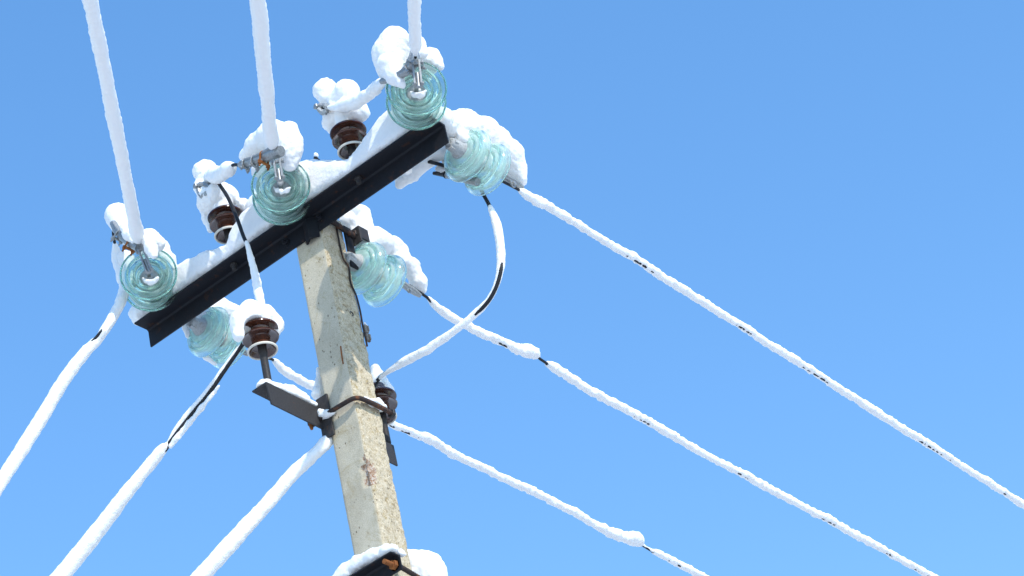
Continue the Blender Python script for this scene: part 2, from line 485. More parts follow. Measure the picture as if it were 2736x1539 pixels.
# ------------------------------------------------------------------ concrete pole
WX, WY = 0.1626, 0.1544
pole = thing('utility_pole', 'tall weathered grey concrete pole with a rough sunlit side and a chipped corner', 'utility pole', (0, 0, 0))
def build_pole():
    zs = np.concatenate([np.linspace(0.0, H - 2.6, 30, endpoint=False), np.arange(H - 2.6, H + 0.021, 0.009)])
    hx, hy, ch = WX / 2, WY / 2, 0.008
    loop = [(-hx + ch, -hy, 0), (hx - ch, -hy, 1), (hx, -hy + ch, 1), (hx, hy - ch, 2), (hx - ch, hy, 2), (-hx + ch, hy, 3), (-hx, hy - ch, 3), (-hx, -hy + ch, 0)]
    pts = []; tags = []; nor = []
    nn = [(0, -1), (.7, -.7), (1, 0), (.7, .7), (0, 1), (-.7, .7), (-1, 0), (-.7, -.7)]
    for a in range(8):
        p, q = np.array(loop[a][:2]), np.array(loop[(a + 1) % 8][:2])
        m_ = max(1, int(round(np.linalg.norm(q - p) / 0.0085)))
        for t in range(m_):
            pts.append(p + (q - p) * t / m_); tags.append(a); nor.append(nn[a])
    pts = np.array(pts); nor = np.array(nor, float); tags = np.array(tags); n = len(pts)
    taper = 1 + 0.035 * np.clip((H - zs) / H, 0, 1)
    G = np.zeros((len(zs), n, 3))
    G[..., :2] = pts[None] * taper[:, None, None]; G[..., 2] = zs[:, None]
    amp = np.where((tags == 1) | (tags == 2) | (tags == 3), 1.0, 0.12)[None]
    amp = np.where((tags == 1)[None], 0.55, amp)
    dis = amp * (0.0035 * vnoise(G, 0.022) + 0.0045 * vnoise(G + 5, 0.07) + 0.0016 * vnoise(G + 9, 0.012)) + 0.0006 * vnoise(G, 0.03)
    # spalled patch on the front corner
    pc = onY(982, 1262, -hy); chip = np.exp(-(((G[..., 0] - pc[0]) / 0.036) ** 2 + ((G[..., 1] + hy) / 0.045) ** 2 + ((G[..., 2] - pc[2]) / 0.085) ** 2))
    chip = np.clip((chip + 0.28 * vnoise(G, 0.02) - 0.42) * 5, 0, 1)
    dis = dis - (0.013 + 0.006 * vnoise(G + 31, 0.015)) * chip
    # low broken bite on the sunlit rear edge
    nor3 = np.zeros((n, 3)); nor3[:, :2] = nor / np.linalg.norm(nor, axis=1)[:, None]
    G = G + nor3[None] * dis[..., None]
    mb = MB(); mb.grid(G, 0, True)
    mi = []
    for i in range(len(zs) - 1):
        for j in range(n):
            a = tags[j]
            k = 1 if a in (1, 2, 3) else 0
            if chip[i, j] > 0.35: k = 2
            mi.append(k)
    mi += [0, 0]; mb.mi = mi
    return mb.mesh('pole_shaft', ['concrete_smooth', 'concrete_rough', 'broken_concrete'], 80)
part('shaft', build_pole(), pole)
# drill hole on the rough face and rust streak on the front face
hp = onX(940, 838, WX / 2 + .002)
mb = MB(); mb.lathe([(0.0, -0.004), (0.0075, -0.004), (0.0105, 0.0015), (0.0125, 0.0), (0.0125, -0.012), (0, -0.012)], 16, 0, True, hp, (1, 0, 0))
part('drill_hole', mb.mesh('drill_hole', ['dark_steel']), pole)
rs = [onY(910, 925, -WY / 2 - .002), onY(913, 950, -WY / 2 - .002), onY(917, 972, -WY / 2 - .002)]
mb = MB(); mb.tube(catmull(rs, .01), [0.003] * len(catmull(rs, .01)), 6); part('exposed_rebar', mb.mesh('rebar', ['orange_rust']), pole)

# ------------------------------------------------------------------ main crossarm (angle iron)
XL, XR, YB = -0.9895, 0.8276, -WY / 2 - 0.004
def angle_iron(x0, x1, yb, zt, wh, wv, t, endcut=0.0, inner=0.008):
    """horizontal flange towards -Y, vertical flange down; section extruded along X"""
    sec = [(yb, zt), (yb - wh, zt), (yb - wh, zt - t), (yb - t - inner, zt - t), (yb - t, zt - t - inner), (yb - t, zt - wv), (yb, zt - wv)]
    mb = MB(); n = 24
    vs = np.zeros((n + 1, len(sec), 3))
    for i in range(n + 1):
        x = x0 + (x1 - x0) * i / n
        for j, (y, z) in enumerate(sec): vs[i, j] = (x, y, z)
    mb.grid(vs); return mb
arm = thing('crossarm', 'long black crossarm bolted across the top of the concrete pole, loaded with snow', 'crossarm', Z(0, YB, -0.05))
part('angle_beam', angle_iron(XL, XR, YB, H, 0.094, 0.10, 0.008).mesh('beam', ['black_paint'], 30), arm)
for (x, y) in ((765, 648), (856, 584)):
    P = onY(x, y, YB - 0.009); mb = MB()
    mb.lathe([(0.021, 0), (0.021, 0.003), (0.006, 0.003)], 24, 0, False, P, (0, -1, 0)); mb.hexa(P + V(0, -0.003, 0), (0, -1, 0), 0.015, 0.011)
    mb.tube([P + V(0, -0.012, 0), P + V(0, -0.024, 0)], [0.0075, 0.007], 10)
    part('bolt', mb.mesh('bolt', ['black_paint'], 30), arm)
mb = MB()
for (x0, y0, x1, y1) in ((-.03, YB + .0, .018, YB - .040), (.018, YB - .040, .062, YB - .004)):
    pass
PL = [(-.030, YB - .010), (.012, YB - .034), (.052, YB - .012), (.048, YB - .004), (.012, YB - .025), (-.026, YB - .002)]
mb.prism([(x + .022, y, H - 0.130) for i, (x, y) in enumerate(PL)], 2, (0, 0, 0.11))
part('gusset_plate', mb.mesh('gusset', ['black_paint'], 25), arm)
# snow lying along the arm
edge = lambda x: 864 - 0.683 * (x - 362)
YS = YB - 0.045
caps = []
def ridge(pts):
    nd = []
    for x, h in pts:
        r_ = max(12, h * 0.52 + 7); off = h - r_
        # point on the edge line then up-left of it
        nd.append(CY(x - 0.57 * 0 + 0, edge(x) - off / 0.82, r_, YS))
    return chain(nd)
caps += ridge([(385, 46), (430, 60), (475, 66), (515, 60), (560, 52), (600, 36), (630, 30), (652, 62), (680, 80), (730, 92), (790, 98), (830, 94), (862, 80), (905, 56), (945, 34), (975, 46), (1005, 62), (1045, 84), (1080, 90), (1120, 80)])
caps += chY(YS + .10, (700, 560, 46), (760, 500, 55), (830, 470, 40), (880, 455, 30))      # the mound over the pole head
caps += chY(YS - .01, (395, 775, 36), (425, 765, 34)) + chY(YS, (735, 515, 40), (770, 505, 40)) + chY(YS, (1100, 262, 34), (1130, 255, 34))
caps += chY(YS + .03, (368, 838, 26), (372, 850, 22))
caps += chY(YS + .07, (1130, 330, 30), (1180, 318, 34))
me = snow_mesh(caps, clips=[(Z(0, 0, 0.002), (0, 0, -1)), ((0, YB - 0.100, 0), (0, -1, 0))],
               vox=0.007, k=0.035, amp=0.004, kc=0.016)
part('snow_cover', me, arm)
# snow hanging behind the beam's lower edge
me = snow_mesh(chX(XL + .02, (364, 868, 5), (372, 858, 8)), vox=.005, amp=.002)
# small stub on the pole head
stub = thing('stud_bolt', 'small black stud with a tiny snow cap sticking up above the crossarm snow', 'bolt', onY(843, 428, 0.05))
P = onY(844, 424, 0.05)
mb = MB(); mb.tube([P - V(0, 0, .06), P, P + V(0, 0, .012)], [.011, .011, .008], 8); mb.hexa(P - V(0, 0, .02), (0, 0, 1), .017, .014)
part('shank', mb.mesh('stud', ['black_paint']), stub)
part('snow_cap', snow_mesh(chY(0.05, (844, 416, 7.5), (844, 413, 6)), vox=.004, amp=.001), stub)

# ------------------------------------------------------------------ glass suspension discs
GLASS_PROF = [(0.040, -0.002), (0.052, -0.001), (0.063, 0.0000), (0.0685, 0.0085), (0.077, 0.0055), (0.087, 0.0080), (0.0925, 0.0185), (0.101, 0.0150), (0.110, 0.0200), (0.119, 0.032), (0.1255, 0.042), (0.1285, 0.050), (0.1290, 0.056), (0.1265, 0.0605), (0.1225, 0.0605),
              (0.1190, 0.055), (0.1150, 0.043), (0.1080, 0.034), (0.1030, 0.036), (0.0995, 0.048), (0.0975, 0.062), (0.0935, 0.0655), (0.0895, 0.062), (0.0870, 0.040), (0.0810, 0.026),
              (0.0740, 0.025), (0.0705, 0.036), (0.0680, 0.060), (0.0640, 0.0635), (0.0600, 0.060), (0.0575, 0.034), (0.0530, 0.020), (0.046, 0.017), (0.040, 0.017)]
CAP_PROF = [(0.0, -0.072), (0.016, -0.072), (0.024, -0.069), (0.0275, -0.060), (0.029, -0.045), (0.034, -0.025), (0.0405, -0.010), (0.0435, -0.004), (0.0435, 0.004), (0.0395, 0.006), (0.0395, 0.018), (0.030, 0.022), (0.0, 0.024)]
def disc_meshes():
    d = {}
    for nm in ('green_glass', 'frosted_glass'):
        mb = MB(); mb.lathe(GLASS_PROF, 96, 0, True); d[nm] = mb.mesh('glass_shell', [nm], 60)
    mb = MB(); mb.lathe(CAP_PROF, 32)
    mb.box(-0.0305, 0.0305, -0.011, 0.011, -0.064, -0.040)                 # cotter lug on the cap
    mb.box(-0.009, 0.009, -0.033, -0.022, -0.070, -0.045)
    d['cap'] = mb.mesh('metal_cap', ['cast_cap'], 40)
    mb = MB(); mb.lathe([(0.0, 0.02), (0.0215, 0.021), (0.0205, 0.032), (0.0095, 0.036), (0.0090, 0.075), (0.015, 0.082), (0.0155, 0.088), (0.010, 0.094), (0, 0.094)], 20)
    d['pin'] = mb.mesh('pin', ['galvanised'], 40)
    return d
DM = disc_meshes()
def basis(u):
    u = np.asarray(u, float) / np.linalg.norm(u)
    a = np.cross(V(0, 0, 1), u); a /= np.linalg.norm(a); b_ = np.cross(u, a)
    return Matrix(((a[0], b_[0], u[0]), (a[1], b_[1], u[1]), (a[2], b_[2], u[2])))
DISC_STEP = 0.132
def string(label, P_last, u, mat, snow, group, ring=True, nlink=0.10):
    """P_last: centre of the outer disc's rim plane; u: unit vector away from the arm"""
    u = np.asarray(u, float) / np.linalg.norm(u)
    base = P_last - u * (DISC_STEP + 0.05 + nlink)
    rot = basis(u)
    t = thing('insulator_string', label, 'insulator', base, rot, group)
    for k in range(2):
        z0 = nlink + DISC_STEP * k
        sh = bpy.data.objects.new('glass_disc', DM[mat]); COL.objects.link(sh); sh.parent = t; sh.location = (0, 0, z0)
        for nm in ('cap', 'pin'):
            o = bpy.data.objects.new('metal_cap' if nm == 'cap' else 'ball_pin', DM[nm]); COL.objects.link(o); o.parent = sh
    # link to the arm: eye plate and shackle
    mb = MB()
    mb.box(-0.006, 0.006, -0.018, 0.018, -0.03 if ring else -0.002, nlink - 0.062)
    th = np.linspace(0.15 * np.pi, 1.85 * np.pi, 16)
    if ring: mb.tube([(0.0, 0.020 * math.sin(q), -0.022 - 0.024 * math.cos(q) * -1 - 0.01) for q in th], 0.007, 8)
    mb.lathe([(0.0, nlink - .075), (.013, nlink - .075), (.013, nlink - .062), (0, nlink - .062)], 12)
    part('link', mb.mesh('link', ['galvanised'], 35), t, False)
    if snow: part('snow_cap', snow, t)
    return t, base, u

u_near = V(math.sin(0.6858) * math.cos(.23), -math.cos(0.6858) * math.cos(.23), -math.sin(.23))
G1 = 'glass disc insulator strings on the crossarm'
def clamp(parent, body, Y, bolts, clevis, rusty=(0,)):
    """strain clamp: body path [(x,y,r)], U bolts [(x,y)], clevis path"""
    nodes = [CY(x, y, r_, Y) for x, y, r_ in body]
    A = np.array([np.append(p, r_) for p, r_ in nodes]); Q = catmull(A, 0.006)
    mb = MB(); mb.tube(Q[:, :3], Q[:, 3], 14)
    # keeper plate alongside the groove
    T, a, b_ = frames(Q[:, :3])
    for side in (-1, 1):
        mb.tube(Q[2:-2, :3] + b_[2:-2] * side * Q[2:-2, 3:4] * 0.8 + a[2:-2] * Q[2:-2, 3:4] * 0.5, Q[2:-2, 3] * 0.35, 6)
    cl = part('strain_clamp', mb.mesh('clamp_body', ['galvanised'], 45), parent)
    for i, (x, y) in enumerate(bolts):
        P = onY(x, y, Y); j = int(np.argmin(((Q[:, :3] - P) ** 2).sum(1))); c = Q[j, :3]; rr = Q[j, 3] * 1.22
        mb = MB(); th = np.linspace(-0.15 * np.pi, 1.15 * np.pi, 16)
        mb.tube([c + a[j] * math.sin(q) * rr + b_[j] * math.cos(q) * rr for q in th], 0.0045, 8)
        for sg in (-1, 1):
            p0 = c + b_[j] * sg * rr * 0.96
            mb.tube([p0 - a[j] * rr * .35, p0 - a[j] * rr * 1.95], 0.0042, 8); mb.hexa(p0 - a[j] * rr * 1.2, -a[j], 0.0095, 0.008)
        mb.tube([c - a[j] * rr * 1.05 - b_[j] * rr * 1.25, c - a[j] * rr * 1.05 + b_[j] * rr * 1.25], 0.0065, 6)
        part('u_bolt', mb.mesh('u_bolt', ['orange_rust' if i in rusty else 'galvanised'], 40), cl, True, 'rusty orange u-bolt' if i in rusty else None)
    mb = MB(); cn = [CY(x, y, r_, Y) for x, y, r_ in clevis]
    P = np.array([c[0] for c in cn]); d = P[-1] - P[0]; d /= np.linalg.norm(d)
    side = np.cross(d, -Fv); side /= np.linalg.norm(side); out = np.cross(side, d)
    w = cn[0][1]; ln = np.linalg.norm(P[-1] - P[0])
    mid = (P[0] + P[-1]) / 2
    for sg in (-1, 1):
        mb.frame_box(mid + side * sg * w * 0.62, side, out, d, w * 0.2, w * 0.75, ln / 2 + w * .3)
    mb.tube([P[0] - side * w * 1.3, P[0] + side * w * 1.3], w * 0.36, 10); mb.hexa(P[0] + side * w * 1.0, side, w * .6, w * .4); mb.hexa(P[0] - side * w * 1.0, -side, w * .6, w * .4)
    mb.tube([P[-1] - side * w * 1.1, P[-1] + side * w * 1.1], w * 0.34, 10)
    mb.tube([mid, P[-1] + d * w * .8], w * 0.45, 12)
    part('clevis', mb.mesh('clevis', ['galvanised'], 35), parent)
    return cl

YN = -0.34
# --- left near string
me = snow_mesh(chY(YN - .02, (372, 655, 15), (398, 640, 27), (420, 650, 22)) + chY(YN + .07, (335, 690, 22), (330, 745, 20)) + chY(YN + .10, (345, 650, 18), (395, 650, 26), (425, 668, 26), (452, 695, 16), (468, 715, 8))
               + chY(YN - .15, (392, 640, 14), (404, 664, 15), (410, 682, 9)) + chY(YN - .155, (333, 606, 13), (345, 628, 13), (355, 645, 7)), vox=.0055)
sL, bL, _ = string('leftmost glass disc string facing the camera, at the left end of the crossarm', onY(397, 733, YN), u_near, 'green_glass', me, G1)
part('snow_crescent', snow_mesh(chY(YN - .015, (381, 742, 1.8), (390, 751, 2.8), (402, 755, 3), (414, 751, 2.6), (422, 742, 1.6)), vox=.004, amp=.003), sL)
clamp(sL, [(302, 596, 9), (318, 622, 12), (345, 645, 13), (372, 662, 13)], YN - .13, [(322, 626), (352, 652)], [(377, 668, 11), (398, 722, 9)], rusty=(1,))
# --- middle near string
me = snow_mesh(chY(YN - .02, (775, 350, 26), (765, 390, 42), (772, 418, 32), (775, 445, 14)) + chY(YN - .03, (690, 385, 30), (730, 365, 42), (765, 390, 40)) + chY(YN - .03, (655, 415, 16), (690, 385, 27)) + chY(YN + .09, (700, 455, 30), (745, 440, 42), (800, 470, 28)),
               subs=chY(YN - .17, (640, 442, 16), (700, 423, 22), (765, 404, 26), (760, 470, 22)), vox=.0055)
sM, bM, _ = string('middle one of the three glass disc strings that face the camera', onY(750, 497, YN), u_near, 'green_glass', me, G1)
part('snow_crescent', snow_mesh(chY(YN - .015, (731, 500, 1.8), (740, 509, 3), (753, 513, 3.4), (767, 509, 3), (777, 500, 1.8)), vox=.004, amp=.003), sM)
clamp(sM, [(640, 441, 8), (665, 434, 11), (700, 423, 13), (735, 408, 17), (752, 404, 15)], YN - .135, [(658, 431), (682, 421), (706, 411)], [(741, 432, 13), (747, 474, 11)], rusty=(2,))
# --- right near string
me = snow_mesh(chY(YN - .03, (1055, 112, 42), (1042, 145, 46), (1044, 178, 42)) + chY(YN - .12, (1042, 178, 38), (1055, 205, 22), (1072, 225, 11)) + chY(YN - .02, (1118, 118, 22), (1128, 145, 16)) + chY(YN + .09, (1110, 165, 30), (1150, 160, 30), (1176, 178, 12)) + chY(YN + .10, (1050, 240, 22), (1100, 200, 35)),
               subs=chY(YN - .17, (1110, 130, 14), (1112, 170, 24), (1116, 215, 20)), vox=.0055)
sR, bR, _ = string('highest glass disc string in the photo, facing the camera at the crossarm tip', onY(1113, 238, YN), u_near, 'green_glass', me, G1)
part('snow_crescent', snow_mesh(chY(YN - .015, (1097, 244, 1.8), (1106, 253, 2.8), (1117, 256, 3), (1129, 252, 2.8), (1138, 243, 1.6)), vox=.004, amp=.003), sR)
clamp(sR, [(1018, 218, 7), (1045, 212, 9), (1082, 194, 11), (1106, 165, 15), (1108, 130, 9)], YN - .13, [(1092, 185), (1108, 172)], [(1112, 168, 14), (1118, 224, 11)], rusty=())

# --- far strings
u_far = V(0, math.cos(.10), -math.sin(.10))
def far_disc(x1, y1, Y1):                      # first disc centre -> outer disc centre
    P1 = onY(x1, y1, Y1); return P1 + u_far / np.linalg.norm(u_far) * DISC_STEP
PR = far_disc(1249, 415, 0.13)
me = snow_mesh(chX(PR[0], (1192, 335, 36), (1240, 345, 50), (1290, 360, 46), (1320, 385, 46), (1355, 420, 46), (1376, 455, 30), (1390, 482, 20))
               + chX(PR[0] + .02, (1192, 325, 22), (1155, 300, 16)) + chY(.21, (1190, 395, 14), (1192, 440, 10)) + chX(PR[0] + .03, (1235, 372, 16), (1285, 385, 18), (1330, 420, 18)),
               vox=.0055, amp=.0045)
sFR, bFR, _ = string('glass disc string under the largest snow heap, pointing away at the crossarm tip', PR, u_far, 'frosted_glass', me, G1)
PM = far_disc(973, 716, 0.18)
me = snow_mesh(chX(PM[0], (968, 655, 22), (1000, 640, 33), (1020, 650, 33)) + chX(PM[0], (1050, 660, 29), (1068, 672, 24)) + chX(PM[0], (1062, 690, 24), (1095, 715, 24), (1118, 755, 20), (1130, 776, 9)), vox=.0055)
sFM, bFM, _ = string('pale glass disc string pointing away just right of the pole top', PM, u_far, 'frosted_glass', me, G1, False, .078)
PLF = far_disc(557, 886, 0.13)
me = snow_mesh(chX(PLF[0], (545, 845, 20), (585, 826, 30), (615, 840, 28), (640, 870, 24), (655, 905, 18)) + chX(PLF[0] - .09, (495, 870, 9), (505, 895, 10)) + chX(PLF[0] - .05, (550, 955, 8), (575, 973, 7)) + chX(PLF[0] + .02, (560, 850, 20), (585, 870, 12)), vox=.0055)
sFL, bFL, _ = string('glass disc string half hidden below the crossarm beside the lowest brown insulator', PLF, u_far, 'frosted_glass', me, G1)
def far_clamp(parent, X, nodes, bolt, cable):
    A = np.array([np.append(*CX(x, y, r_, X)) for x, y, r_ in nodes]); Q = catmull(A, .006)
    mb = MB(); T, a, b_ = frames(Q[:, :3])
    for sg in (-1, 1): mb.tube(Q[:, :3] + b_ * sg * Q[:, 3:4] * .55, Q[:, 3] * .62, 8)
    mb.tube(Q[:, :3] - a * Q[:, 3:4] * .4, Q[:, 3] * .7, 8)
    cl = part('strain_clamp', mb.mesh('far_clamp', ['galvanised'], 40), parent)
    P, r_ = CX(*bolt, X + .02)
    mb = MB(); mb.lathe([(r_, 0), (r_, .006), (r_ * .5, .006)], 20, 0, False, P - V(0, 0, 0), (1, 0, 0)); mb.hexa(P + V(.005, 0, 0), (1, 0, 0), r_ * .62, .012)
    part('clamp_bolt', mb.mesh('clamp_bolt', ['galvanised'], 30), cl)
far_clamp(sFR, PR[0], [(1325, 455, 8), (1345, 470, 10), (1372, 486, 11), (1395, 503, 7)], (1369, 493, 11), None)
far_clamp(sFM, PM[0], [(1068, 752, 7), (1085, 765, 9), (1105, 778, 9), (1122, 790, 6)], (1091, 778, 7), None)
far_clamp(sFL, PLF[0], [(640, 925, 6), (652, 940, 7), (662, 948, 5)], (652, 942, 5), None)

# ------------------------------------------------------------------ pin insulators
def shed(r0, zr, neck, ztop, znext):
    return None
PIN_PROF = [(0.0, 0.020), (0.030, 0.022), (0.046, 0.016), (0.055, 0.004), (0.0585, 0.0), (0.0625, 0.0), (0.0635, 0.003), (0.0580, 0.010), (0.047, 0.016), (0.0415, 0.024), (0.0400, 0.040), (0.0400, 0.058),
            (0.043, 0.0645), (0.062, 0.0655), (0.0700, 0.0620), (0.0770, 0.0605), (0.0795, 0.0640), (0.0750, 0.0705), (0.060, 0.0770), (0.046, 0.0820), (0.0410, 0.0890), (0.0410, 0.0990),
            (0.045, 0.1055), (0.066, 0.1065), (0.0760, 0.1040), (0.0815, 0.1050), (0.0820, 0.1100), (0.0760, 0.1180), (0.062, 0.1270), (0.048, 0.1330), (0.040, 0.139), (0.037, 0.147),
            (0.040, 0.155), (0.041, 0.163), (0.036, 0.172), (0.022, 0.178), (0.0, 0.179)]
mb = MB(); mb.lathe(PIN_PROF, 64); PIN_BODY = mb.mesh('porcelain_body', ['brown_porcelain'], 50)
mb = MB(); mb.lathe([(0.0570, 0.0035), (0.0580, -0.0020), (0.0605, -0.0040), (0.0635, -0.0030), (0.0655, 0.0010), (0.0652, 0.0050), (0.0640, 0.0060), (0.0625, 0.0005), (0.0590, 0.0005)], 64, 0, True)
PIN_RIM = mb.mesh('unglazed_rim', ['bare_porcelain'], 50)
def pin_mesh(L_):
    mb = MB(); mb.lathe([(0.0, 0.03), (0.019, 0.03), (0.019, -0.012), (0.0165, -0.018), (0.0165, -L_), (0.0, -L_)], 20); return mb.mesh('steel_pin', ['dark_steel'], 40)
def pin_insulator(label, P, L_, snow, nut=0.02):
    t = thing('pin_insulator', label, 'insulator', P, None, 'brown porcelain pin insulators')
    o = bpy.data.objects.new('porcelain_body', PIN_BODY); COL.objects.link(o); o.parent = t
    r_ = bpy.data.objects.new('unglazed_rim', PIN_RIM); COL.objects.link(r_); r_.parent = o
    p = bpy.data.objects.new('steel_pin', pin_mesh(L_)); COL.objects.link(p); p.parent = t
    mb = MB(); mb.hexa((0, 0, -L_ - nut), (0, 0, 1), 0.017, 0.014); mb.tube([(0, 0, -L_ - nut - .02), (0, 0, -L_)], .0115, 10)
    n_ = bpy.data.objects.new('nut', mb.mesh('nut', ['dark_steel'], 30)); COL.objects.link(n_); n_.parent = p
    if snow: part('snow_cap', snow, t)
    return t
YI = YB - 0.048
P1 = onY(611, 629, YI); P2 = onY(941, 404, YI); P3 = onX(702, 938, -.130); P4 = onX(1022, 1118, -.130)
def cut(P, r=0.085): return [(P + V(.03, -.05, .052), .052, P + V(.03, -.05, .052), .052)]
def shed_subs(P):
    # keep snow off the front of the sheds
    v = -Fv * 1.0; v[2] = 0; v /= np.linalg.norm(v)
    return [(P + v * .06 + V(0, 0, .020), .080, P + v * .07 + V(0, 0, .052), .070), (P + V(0, 0, -.05), .085, P + V(0, 0, .0), .085)]
def rel(P, *nodes):
    return chain([(P + V(x, y, z), r_) for x, y, z, r_ in nodes])
me = snow_mesh(chY(YI, (548, 458, 33), (560, 475, 28)) + chY(YI - .02, (538, 500, 22), (560, 525, 26), (585, 520, 36)) + chY(YI + .02, (560, 545, 33), (600, 530, 36), (618, 520, 18))
               + chY(YI + .03, (552, 585, 14), (562, 612, 9)) + chY(YI + .06, (650, 545, 16), (664, 560, 15)), subs=shed_subs(P1), keep=rel(P1, (0, 0, .158, .044), (0, 0, .185, .046)), vox=.005)
i1 = pin_insulator('brown pin insulator standing on the left half of the crossarm', P1, P1[2] - H + .0, me, .022)
me = snow_mesh(chY(YI, (870, 243, 34), (878, 262, 26)) + chY(YI, (925, 250, 38), (905, 268, 30)) + chY(YI + .01, (895, 305, 30), (935, 300, 36), (960, 300, 28))
               + chY(YI + .02, (880, 330, 20), (886, 352, 9)) + chY(YI + .06, (985, 368, 12), (995, 372, 12)), subs=shed_subs(P2), keep=rel(P2, (0, 0, .158, .044), (0, 0, .185, .046)), vox=.005)
i2 = pin_insulator('brown pin insulator on the crossarm under a double snow lump', P2, P2[2] - H, me, .022)
me = snow_mesh(chX(-.13, (668, 830, 30), (650, 862, 34), (640, 895, 18)) + chX(-.12, (668, 850, 36), (705, 850, 34), (728, 862, 26)) + chX(-.10, (735, 885, 16), (742, 870, 18)),
               subs=shed_subs(P3) + chX(-.19, (698, 815, 10), (701, 842, 13)), vox=.005)
BZ = -0.93                                     # top of the side bracket
i3 = pin_insulator('brown pin insulator on a tall pin at the tip of the side bracket', P3, P3[2] - H - BZ + .005, me, .030)
me = snow_mesh(chX(-.13, (1003, 985, 13), (1010, 1012, 18), (1018, 1038, 24), (1036, 1050, 16), (1043, 1068, 7)), subs=shed_subs(P4), vox=.005)
i4 = pin_insulator('brown pin insulator mostly hidden behind the right side of the pole', P4, P4[2] - H - BZ + .005, me, .022)
# crumpled grey clamp bands at the heads of the upper two insulators
for (t, pts, Y) in ((i1, ((530, 500), (548, 492), (566, 508), (556, 520), (540, 528)), YI - .055), (i2, ((852, 288), (866, 282), (880, 290), (873, 302), (862, 303)), YI - .055)):
    mb = MB(); c = [onY(x, y, Y) for x, y in pts]
    for a, b_ in zip(c, c[1:] + c[:1]): mb.tube([a, (a + b_) / 2 + V(0, -.008, .004), b_], [.011, .013, .011], 7)
    mb.hexa(c[0] + V(0, -.01, 0), (-.3, -1, 0), .014, .014); mb.hexa(c[3] + V(0, -.01, 0), (.2, -1, -.3), .012, .012)
    part('tie_clamp', mb.mesh('tie_clamp', ['galvanised'], 40), t)
P = onX(700, 836, -.17); mb = MB()
mb.tube([P + V(-.03, 0, 0), P + V(.0, -.02, -.004), P + V(.035, .0, -.006)], [.007, .008, .006], 8); part('tie_clamp', mb.mesh('tie_clamp', ['black_cable']), i3)

# ------------------------------------------------------------------ wires with snow sleeves
def wire(name, label, cat, nodes, rc, proj, group=None, ext=None, step=0.008, rough=1.0, coarse=0.05, drop=0.0, strands=0, offs=0.35, seed=0, bare_mat='black_cable', ol=None, th_=1.0, comp=True):
    """nodes: (x, y, snow radius in px); proj(x,y)->3-D"""
    A = []
    for nd in nodes:
        x, y, r_ = nd[:3]
        P = proj(x, y, *nd[3:]); A.append(np.append(P, r_ * sc(P) * th_))
    A = np.array(A)
    A = np.hstack([A, np.array(ol if ol else [offs] * len(A))[:, None]])
    Q = catmull(A, step)
    if ext:                                     # carry on past the frame
        d = Q[-1, :3] - Q[-4, :3]; d /= np.linalg.norm(d); nst = int(ext / coarse); pts = []
        for i in range(1, nst + 1):
            s_ = i * coarse; pts.append(np.append(Q[-1, :3] + d * s_ + V(0, 0, drop * s_ * s_), Q[-1, 3:]))
        Q = np.vstack([Q, pts])
    P = Q[:, :3]; rs = np.maximum(Q[:, 3], 0)
    if comp:
        P = P - frames(P)[1] * (rs * np.minimum(Q[:, 4], .6))[:, None]
    t = thing(name, label, cat, P[0], None, group)
    mb = MB()
    n = 14
    s_ = np.concatenate([[0], np.cumsum(np.linalg.norm(np.diff(P, axis=0), axis=1))])
    mod = None
    if strands: mod = lambda i, th: 1 + 0.13 * np.abs(np.cos(th[None, :] * strands / 2 + (s_[i] * 40)[:, None]))
    mb.tube(P, rc, n, 0, True, mod)
    part('cable', mb.mesh('cable', [bare_mat], 50), t)
    # snow sleeve
    T, a, b_ = frames(P)
    vis = rs > 0.002
    run = []; i = 0
    while i < len(P):
        if vis[i]:
            j = i
            while j + 1 < len(P) and vis[j + 1]: j += 1
            if j - i > 3: run.append((i, j + 1))
            i = j + 1
        else: i += 1
    if not run: return t, P
    m_ = 18
    th = np.linspace(0, 2 * np.pi, m_, endpoint=False)
    for (i0, i1_) in run:
        mb = MB()
        p = P[i0:i1_]; aa = a[i0:i1_]; bb = b_[i0:i1_]; r_ = rs[i0:i1_].copy(); L_ = len(p)
        e = np.minimum(np.arange(L_), np.arange(L_)[::-1]) / 3.0; r_ = r_ * np.sqrt(np.clip(e, 0.02, 1) * (2 - np.clip(e, 0, 1)))
        lowf = vnoise(p + seed, 0.13); mid = vnoise(p + seed + 4, 0.05)
        r_ = r_ * (1 + rough * (0.10 * lowf + 0.10 * mid))
        off = r_ * Q[i0:i1_, 4] * (1 + 0.9 * vnoise(p + seed + 11, 0.22))
        c = p + aa * off[:, None] + bb * (r_ * 0.18 * rough * vnoise(p + seed + 17, 0.16))[:, None]
        ct, st = np.cos(th)[None, :], np.sin(th)[None, :]
        G = c[:, None, :] + r_[:, None, None] * (ct[..., None] * aa[:, None, :] + st[..., None] * bb[:, None, :])
        nrm = (ct[..., None] * aa[:, None, :] + st[..., None] * bb[:, None, :])
        dis = rough * (0.0042 * vnoise(G + seed, 0.026) + 0.0042 * vnoise(G + seed + 2, 0.013)) * np.clip(r_ / .02, 0.3, 1.3)[:, None]
        mb.grid(G + nrm * dis[..., None], 0, True)
        me = bpy.data.meshes.new('snow_sleeve'); me.from_pydata(mb.v, [], mb.f); me.materials.append(MATS['snow']); me.update(); me.shade_smooth()
        part('snow_sleeve', me, t)
    return t, P
G2 = 'snow covered line wires running away to the lower right'
G3 = 'snow covered line wires passing overhead towards the camera'
G4 = 'snow covered leads dropping to the lower left'
k = 2736 / 2576
def pj(X): return lambda x, y: onX(x, y, X)
c = lambda *l: [(x * k, y * k, *r_) for x, y, *r_ in l]
